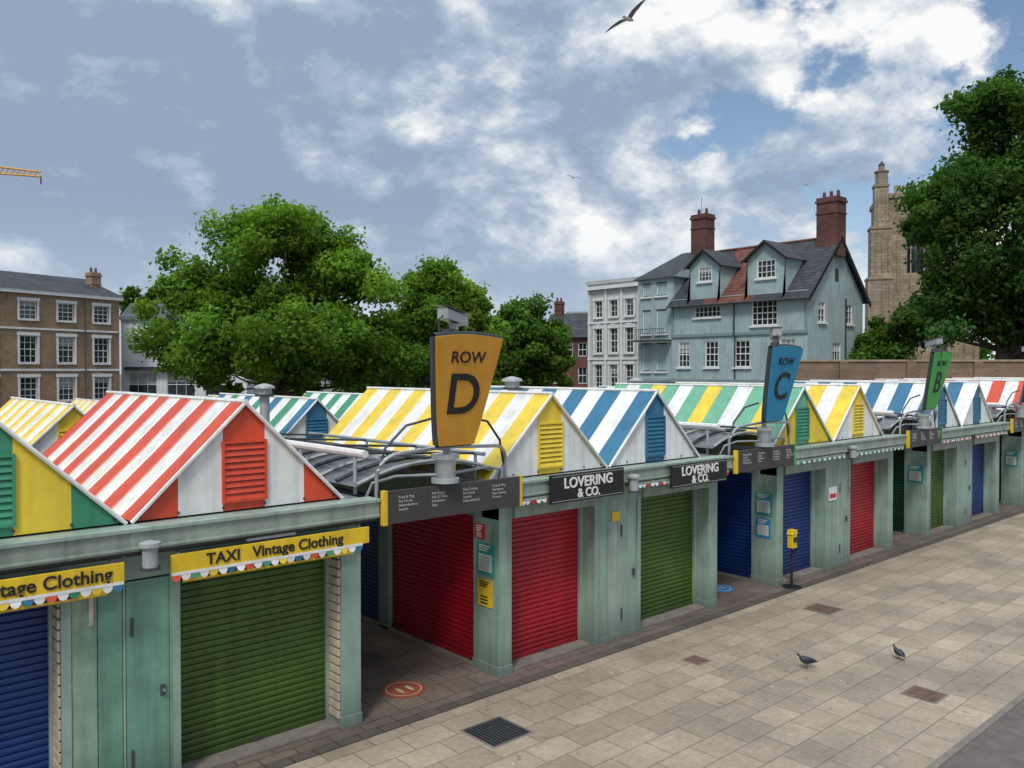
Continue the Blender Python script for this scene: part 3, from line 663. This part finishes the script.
def slope(a,b,m): mb.poly([(a,-.45,ez-.25),(b,-.45,ez-.25),(b,rd,rz),(a,rd,rz)],m); mb.poly([(a,-.45,ez-.37),(a,rd,rz-.12),(b,rd,rz-.12),(b,-.45,ez-.37)],'pubtrim')
slope(-.1,3.0,'dslate'); slope(3.0,6.9,'redtile'); slope(6.9,11.0,'dslate')
mb.poly([(-.1,7.95,ez-.25),(-.1,rd,rz),(11,rd,rz),(11,7.95,ez-.25)],'dslate')
mb.tube([(-.1,-.5,ez-.33),(11,-.5,ez-.33)],.07,'dkmetal',6)
for (a,b) in ((-.45,rd),(7.95,rd)):
    z0=ez-.25
    mb.poly([(11.0,a,z0-.28),(11.0,b,rz-.28),(11.0,b,rz+.02),(11.0,a,z0+.02)],'black'); mb.poly([(10.9,a,z0-.28),(10.9,b,rz-.28),(11.0,b,rz-.28),(11.0,a,z0-.28)],'black')
mb.tube([(-.1,rd,rz+.03),(11,rd,rz+.03)],.1,'redtile',6)
def dormer(c,hw,zb,ze,za,win):
    y=-.05
    fr2=Fr(fr.p(0,y,0)[:2],fr.d)
    facade(mb,fr2,c-hw,c+hw,zb,ze,[win],'pubwall',rev=.1,sill='white')
    mb.poly([(c-hw,y,ze),(c+hw,y,ze),(c,y,za)],'pubwall')
    back=lambda z:(z-(ez-.25))/(rz-ez+.25)*(rd+.45)-.45
    for sg in (-1,1):
        mb.poly([(c+sg*hw,y,zb),(c+sg*hw,back(zb)+.1,zb),(c+sg*hw,back(ze)+.1,ze),(c+sg*hw,y,ze)],'pubwall')
        o=(hw+.3)/hw; zz=za-(za-ze)*o
        mb.poly([(c,y-.35,za+.08),(c+sg*hw*o,y-.35,zz+.08),(c+sg*hw*o,back(zz)+.3,zz+.08),(c,back(za)+.3,za+.08)],'dslate')
        mb.poly([(c,y-.35,za+.07),(c,y-.35,za-.12),(c+sg*hw*o,y-.35,zz-.12),(c+sg*hw*o,y-.35,zz+.07)],'black')
def dorm(c,hw,za,w,wz0,wz1): dormer(c,hw,9.0,wz1+.12,za,(c-w,c+w,wz0,wz1,(4,3)))
dorm(Y(34.2),1.25,12.9,.55,10.7,11.75); dorm(Y(29.4),1.4,12.95,.68,10.55,11.75)
chimney(mb,fr,-.6,.75,3.1,4.2,11,16.2,'redbrick',2); chimney(mb,fr,9.5,10.95,3.1,4.3,12,15.9,'redbrick',3)
mb.tube([fr.p(.0,3.6,16.2),fr.p(.0,3.6,17.6)],.02,'dkmetal',4,raw=True)
facade(mb,Fr((48.7,40.4),(0,-1)),0,3.3,0,11.4,[(.4,1.2,10.0,11.0,(2,2)),(1.7,2.7,10.0,11.0,(3,2)),(.4,1.2,7.2,9.0,(2,4)),(1.7,2.7,7.2,9.0,(3,4)),(.4,1.2,4.4,6.5,(2,4)),(1.7,2.7,4.4,6.5,(3,4))],'pubwall',sill='white')
mb.box(-3.3,-.003,.3,7,0,11.35,'pubwall')
mb.poly([(-3.6,-.1,11.3),(.3,-.1,11.3),(.3,3.6,13.5),(-1.8,3.6,13.5)],'dslate'); mb.poly([(-3.6,7.3,11.3),(-3.6,-.1,11.3),(-1.8,3.6,13.5)],'dslate'); mb.poly([(.3,-.1,11.3),(.3,7.3,11.3),(.3,3.6,13.5)],'pubwall')
mb.box(-3.2,-.1,-.8,.1,6.6,6.72,'dkmetal'); mb.box(-3.2,-.1,-.8,-.77,7.5,7.54,'dkmetal')
for i in range(18): mb.box(-3.2+i*.18,-3.2+i*.18+.03,-.79,-.77,6.72,7.5,'dkmetal')
mb.box(-3.3,0,-1.1,.15,3.6,3.8,'pubtrim')
mb.build('walls_and_roof',e)
# church tower: its right part stands behind the lime tree
e=empty('church_tower')
fr=Fr(site(40.3,90),(LY*.96-LX*.28,-LX*.96-LY*.28)); mb=MB(fr)
Wt=8
facade(mb,fr,0,Wt,0,23.2,[(2.6,5.4,15,20.5,(3,2)),(3,5,7,12,(2,3))],'stone',frame='stone',rev=.5)
mb.box(.3,Wt-.3,.6,Wt,0,23.1,'stone'); mb.poly([(0,Wt,0),(0,0,0),(0,0,23.2),(0,Wt,23.2)],'stone'); mb.box(-.2,Wt+.2,-.2,Wt+.2,23.201,23.7,'stone')
for i in range(7): mb.box(i*1.2+.1,i*1.2+.7,-.15,.25,23.7,24.5,'stone')
for i in range(6): mb.box(.3+i*1.3,.42+i*1.3,-.1,-.003,13,22.8,'stone')
for x in (0,Wt):
    y=0
    for j,(s,z0,z1) in enumerate([(1.7,0,8),(1.45,8,14.5),(1.2,14.5,20),(.8,20,24.6)]):
        mb.box(x-s,x+s*.75,y-s,y+s*.75,z0+.001,z1,'stone'); mb.box(x-s-.1,x+s*.75+.1,y-s-.1,y+s*.75+.1,z1-.25,z1-.002,'stone')
        for q in (-.55,.0,.5): mb.box(x+s*q-.08,x+s*q+.08,y-s-.12,y-s-.002,z0+.6,z1-.6,'stone')
    p=fr.p(x,y,24.6); mb.tube([p,(p[0],p[1],26)],.7,'stone',8,raw=True); mb.tube([(p[0],p[1],26),(p[0],p[1],26.15)],.8,'stone',8,raw=True); mb.tube([(p[0],p[1],26.15),(p[0],p[1],26.8)],.4,'stone',8,raw=True,r1=.3); mb.tube([(p[0],p[1],26.8),(p[0],p[1],27.3)],.38,'slate',8,raw=True,r1=.03)
mb.build('tower_stonework',e)
fr=Fr(site(15.5,49),(LY,-LX)); e=empty('terrace_wall'); mb=MB(fr); mb.box(0,32,0,.5,0,5.0,'wallstone'); mb.box(-.05,32.05,-.08,.58,5.001,5.12,'stone')
for i in range(9): mb.box(i*4,i*4+.5,-.12,-.002,0,5.0,'wallstone')
mb.build('wall_body',e)
# crane
e=empty('tower_crane'); a=Vector((*site(-77,120),33.2)); b=Vector((*site(-68.5,120),32.6)); M['craney']=mat('crane_yellow',(.62,.3,.03),.5,.1)
mb=MB(); d=(b-a)*1; n=10
for o in ((0,0,0),(0,0,1.1)): mb.tube([tuple(a+Vector(o)),tuple(b+Vector((o[0],o[1],o[2]*.6)))],.14,'craney',5,raw=True)
for i in range(n):
    p=a+d*(i/n); q=a+d*((i+.5)/n); r=a+d*((i+1)/n); mb.tube([tuple(p),(q.x,q.y,q.z+.9),tuple(r)],.08,'craney',4,raw=True)
mb.tube([(a.x,a.y,0),(a.x,a.y,37)],.6,'craney',4,raw=True); mb.box(-1,1,-1,1,-0,.5,'conc',Fr((a.x,a.y),(1,0))); mb.tube([(b.x,b.y,b.z),(b.x,b.y,b.z-1.1)],.1,'dkmetal',5,raw=True)
mb.build('jib_and_mast',e)

# ------------------------------------------------------------ trees
def leafmat(name,base):
    m,nt,b=new_mat(name); N=nt.nodes; L=nt.links
    at=N.new('ShaderNodeAttribute'); at.attribute_name='tint'
    vm=N.new('ShaderNodeVectorMath'); vm.operation='MULTIPLY'; vm.inputs[1].default_value=base; L.new(at.outputs['Color'],vm.inputs[0])
    di=N.new('ShaderNodeBsdfDiffuse'); L.new(vm.outputs[0],di.inputs['Color'])
    tr=N.new('ShaderNodeBsdfTranslucent'); v2=N.new('ShaderNodeVectorMath'); v2.operation='MULTIPLY'; v2.inputs[1].default_value=(1.5,1.6,.6); L.new(vm.outputs[0],v2.inputs[0]); L.new(v2.outputs[0],tr.inputs['Color'])
    mx=N.new('ShaderNodeMixShader'); mx.inputs[0].default_value=.45; L.new(di.outputs[0],mx.inputs[1]); L.new(tr.outputs[0],mx.inputs[2])
    L.new(mx.outputs[0],N['Material Output'].inputs['Surface']); N.remove(b); return m
def tree(name,base,lobes,nclump,nleaf,leaf,lm,seed,trunk_r=.4,trunk_h=5,rc=(.7,1.3),limbs=46):
    rng=np.random.default_rng(seed); e=empty(name); bx,by=base
    vol=np.array([l[3]*l[4]*l[5] for l in lobes])**.72; pr=vol/vol.sum()
    cc=[]
    for i in range(nclump):
        l=lobes[rng.choice(len(lobes),p=pr)]; v=rng.normal(size=3); v/=np.linalg.norm(v)
        r=rng.uniform(.15,1.0)**.45*rng.uniform(.84,1.10)
        cc.append((bx+l[0]+v[0]*l[3]*r,by+l[1]+v[1]*l[4]*r,l[2]+v[2]*l[5]*r,r))
    cc=np.array(cc)
    cr=rng.uniform(rc[0],rc[1],nclump)
    idx=rng.integers(0,nclump,nleaf)
    v=rng.normal(size=(nleaf,3)); v/=np.linalg.norm(v,axis=1)[:,None]
    rad=rng.uniform(.1,1,nleaf)**.5*cr[idx]*np.where(rng.random(nleaf)<.15,1.45,1.0)
    P=cc[idx,:3]+v*rad[:,None]*np.array([1,1,.8])
    nrm=v*.6+rng.normal(size=(nleaf,3))*.7+np.array([0,0,.5]); nrm/=np.linalg.norm(nrm,axis=1)[:,None]
    a=np.cross(nrm,rng.normal(size=(nleaf,3))); a/=np.linalg.norm(a,axis=1)[:,None]; b=np.cross(nrm,a)
    s=leaf*rng.uniform(.6,1.3,nleaf)[:,None]
    V=np.stack([P-a*s,P+b*s*.6+nrm*s*.15,P+a*s,P-b*s*.6+nrm*s*.15],1).reshape(-1,3)
    me=bpy.data.meshes.new('foliage'); me.vertices.add(len(V)); me.vertices.foreach_set('co',V.ravel())
    me.loops.add(nleaf*4); me.loops.foreach_set('vertex_index',np.arange(nleaf*4,dtype=np.int32))
    me.polygons.add(nleaf); me.polygons.foreach_set('loop_start',np.arange(0,nleaf*4,4,dtype=np.int32)); me.polygons.foreach_set('loop_total',np.full(nleaf,4,dtype=np.int32))
    me.update()
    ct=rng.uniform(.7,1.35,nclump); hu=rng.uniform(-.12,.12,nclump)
    tone=ct[idx]*rng.uniform(.7,1.3,nleaf)*(.75+.35*(v[:,2]*.5+.5))  # random leaf variation, plus clump shading put into the colour: tops lighter, undersides darker
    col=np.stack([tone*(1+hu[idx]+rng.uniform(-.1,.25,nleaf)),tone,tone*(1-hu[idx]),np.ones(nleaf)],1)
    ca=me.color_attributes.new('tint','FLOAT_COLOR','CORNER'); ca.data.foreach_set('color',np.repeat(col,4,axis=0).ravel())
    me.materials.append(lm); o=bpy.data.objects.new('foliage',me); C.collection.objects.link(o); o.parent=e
    if limbs:
        mb=MB(); th=trunk_h
        mb.tube([(bx,by,0),(bx+.05,by,th*.15),(bx,by+.1,th*.6),(bx,by,th)],[trunk_r*1.4,trunk_r,trunk_r*.85,trunk_r*.75],'trunk',10)
        for i in range(min(nclump,limbs)):
            c=Vector(cc[i,:3]); st=Vector((bx,by,th*rng.uniform(.7,1.0)))
            mid=st.lerp(c,.5)+Vector((0,0,-.4+.1*(c-st).length*.3)); mb.tube([tuple(st),tuple(mid),tuple(c)],[trunk_r*.3,trunk_r*.15,.025],'trunk',5,cap=False)
        mb.build('trunk_and_limbs',e,smooth=True)
    return e
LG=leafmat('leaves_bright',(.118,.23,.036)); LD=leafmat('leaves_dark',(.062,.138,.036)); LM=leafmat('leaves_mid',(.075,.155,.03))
def L_(lat,dep,z,rw,rh):
    return (LX*dep+LY*lat, LY*dep-LX*lat, z, rw,rw,rh)
tree('plane_tree',site(-14.4,50),[L_(0,0,10.3,4.6,4.4),L_(-4.4,0,7.3,3.5,3.4),L_(4.2,0,8.3,3.7,4.0),L_(0,0,6.0,7.3,2.8),L_(5.6,0,5.6,3.2,2.4),L_(-1.5,0,13.0,2.2,1.7),L_(2.2,1,12.2,2.2,1.9),L_(-5.5,0,9.8,1.5,1.6)],330,84000,.165,LG,3,.4,4.2)
tree('plane_tree',site(-4.6,54),[L_(0,0,8.2,2.7,3.0),L_(-1.6,0,6.0,3.0,2.6),L_(1.6,0,6.0,2.7,3),L_(-.6,0,9.9,1.8,1.7),L_(1.6,0,9,1.3,1.5)],150,36000,.165,LG,4,.3,3.8,(.6,1.1))
tree('plane_tree',site(.9,66),[L_(0,0,6.6,3.3,3.6),L_(-1,0,4.6,3.3,2.5),L_(1.2,0,5.5,3.0,3),L_(.6,0,8.6,1.8,1.8)],140,30000,.19,LM,5,.3,3.5,(.6,1.1))
tree('lime_tree',site(31.6,53),[L_(0,0,12.8,5.6,6.6),L_(2.6,0,19.6,4.6,5.0),L_(-3.4,0,8.0,3.0,2.2),L_(4.5,0,9.5,5.5,5.0),L_(-3.4,0,15.4,3.0,3.0),L_(8,1,13,6,7),L_(-.8,0,20.6,2.4,2.2)],440,106000,.185,LD,6,.5,6,(.8,1.5))
tree('small_tree',site(25.2,56),[L_(0,0,5.9,2.0,1.8),L_(-1,0,5.0,1.5,1.4)],60,12000,.16,LM,8,.15,4,(.5,.9))
tree('distant_tree',site(-43,98),[L_(0,0,11.2,4,3.2),L_(3,0,10.5,3.4,2.5)],60,10000,.3,LM,9,.4,7)
tree('distant_tree_line',site(0,98),[L_(x,0,3.5+.8*math.sin(x),5.5,3.2) for x in range(-36,8,5)]+[L_(x,0,5+.8*math.sin(x),5.5,4.2) for x in range(47,66,5)],260,26000,.36,LM,10,.4,4,(1.0,1.8),limbs=0)

# ------------------------------------------------------------ sky + sun
sv=Vector((-.62,-.42,0)).normalized()*math.cos(R(52)); sv.z=math.sin(R(52))
w=bpy.data.worlds.new('World'); sc.world=w; w.use_nodes=True; nt=w.node_tree; N=nt.nodes; L=nt.links
N.clear(); out=N.new('ShaderNodeOutputWorld')
sky=N.new('ShaderNodeTexSky'); sky.sky_type='NISHITA'; sky.sun_disc=False; sky.sun_elevation=R(52); sky.sun_rotation=math.atan2(sv.x,sv.y)
b1=N.new('ShaderNodeBackground'); b1.inputs[1].default_value=.12; L.new(sky.outputs[0],b1.inputs[0])
tc=N.new('ShaderNodeTexCoord'); sp=N.new('ShaderNodeSeparateXYZ'); L.new(tc.outputs['Generated'],sp.inputs[0])
def mth(op,a,b=None,c=None):
    n=N.new('ShaderNodeMath'); n.operation=op
    for i,x in enumerate((a,b,c)):
        if x is None: continue
        if isinstance(x,(int,float)): n.inputs[i].default_value=x
        else: L.new(x,n.inputs[i])
    return n.outputs[0]
def noise(scale,det,rough,dist,off,zs=1.6):
    mp=N.new('ShaderNodeMapping'); mp.inputs['Location'].default_value=off; mp.inputs['Scale'].default_value=(1,1,zs); L.new(tc.outputs['Generated'],mp.inputs['Vector'])
    n=N.new('ShaderNodeTexNoise'); n.inputs['Scale'].default_value=scale; n.inputs['Detail'].default_value=det; n.inputs['Roughness'].default_value=rough; n.inputs['Distortion'].default_value=dist
    L.new(mp.outputs[0],n.inputs['Vector']); return n.outputs['Fac']
def mrange(x,a,b,c,d,smooth=True):
    n=N.new('ShaderNodeMapRange')
    if smooth: n.interpolation_type='SMOOTHSTEP'
    for i,v in enumerate((a,b,c,d)): n.inputs[i+1].default_value=v
    L.new(x,n.inputs[0]); return n.outputs[0]
az=mth('SUBTRACT',mth('MULTIPLY',sp.outputs[0],LY),mth('MULTIPLY',sp.outputs[1],LX))
base=(2.2,4.7,.9)
cov=noise(3.8,8,.60,.1,base)
dl=.035
cov2=noise(3.8,8,.60,.1,(base[0]+dl*LY,base[1]-dl*LX,base[2]+dl*1.2))
shade=noise(1.7,3,.5,.1,(7.3,2.2,1))
relief=mth('MULTIPLY',mth('SUBTRACT',cov,cov2),2.3)
s=mth('ADD',mth('ADD',shade,relief),mth('MULTIPLY',az,.38))
s=mth('ADD',s,mth('MULTIPLY',mth('SUBTRACT',cov,.5),-.35))
s=mrange(s,.26,.68,0,1,False)
cr=N.new('ShaderNodeValToRGB'); L.new(s,cr.inputs[0])
E=cr.color_ramp.elements; E[0].position=0; E[0].color=(.30,.39,.52,1); E[1].position=1; E[1].color=(.97,.97,.97,1)
q=cr.color_ramp.elements.new(.35); q.color=(.42,.51,.64,1); q=cr.color_ramp.elements.new(.65); q.color=(.66,.72,.79,1)
hz=mrange(sp.outputs[2],.0,.20,.55,0)
mc=N.new('ShaderNodeMix'); mc.data_type='RGBA'; L.new(hz,mc.inputs[0]); L.new(cr.outputs[0],mc.inputs[6]); mc.inputs[7].default_value=(.60,.71,.82,1)
zb=mrange(sp.outputs[2],.45,.95,1.0,2.2)
b2=N.new('ShaderNodeBackground'); L.new(mc.outputs[2],b2.inputs[0]); L.new(zb,b2.inputs[1])
cf=mrange(mth('SUBTRACT',cov,mth('MULTIPLY',mth('MULTIPLY',az,mrange(sp.outputs[2],.05,.35,.4,1)),.34)),.325,.39,0,1)
mx=N.new('ShaderNodeMixShader'); L.new(cf,mx.inputs[0]); L.new(b1.outputs[0],mx.inputs[1]); L.new(b2.outputs[0],mx.inputs[2]); L.new(mx.outputs[0],out.inputs[0])
sl=bpy.data.lights.new('sun','SUN'); sl.energy=2.2; sl.angle=R(12); sl.color=(1,.95,.87); so=bpy.data.objects.new('sun',sl); C.collection.objects.link(so)
so.rotation_euler=(-sv).to_track_quat('-Z','Y').to_euler(); so.location=(0,0,40)
# ------------------------------------------------------------ camera
cam=bpy.data.cameras.new('camera'); co=bpy.data.objects.new('camera',cam); C.collection.objects.link(co); sc.camera=co
cam.sensor_width=36; cam.lens=822/1024*36; cam.clip_start=.1; cam.clip_end=3000
co.location=(0,0,CAMZ); co.rotation_euler=(R(90-.976),0,HEAD-R(90))
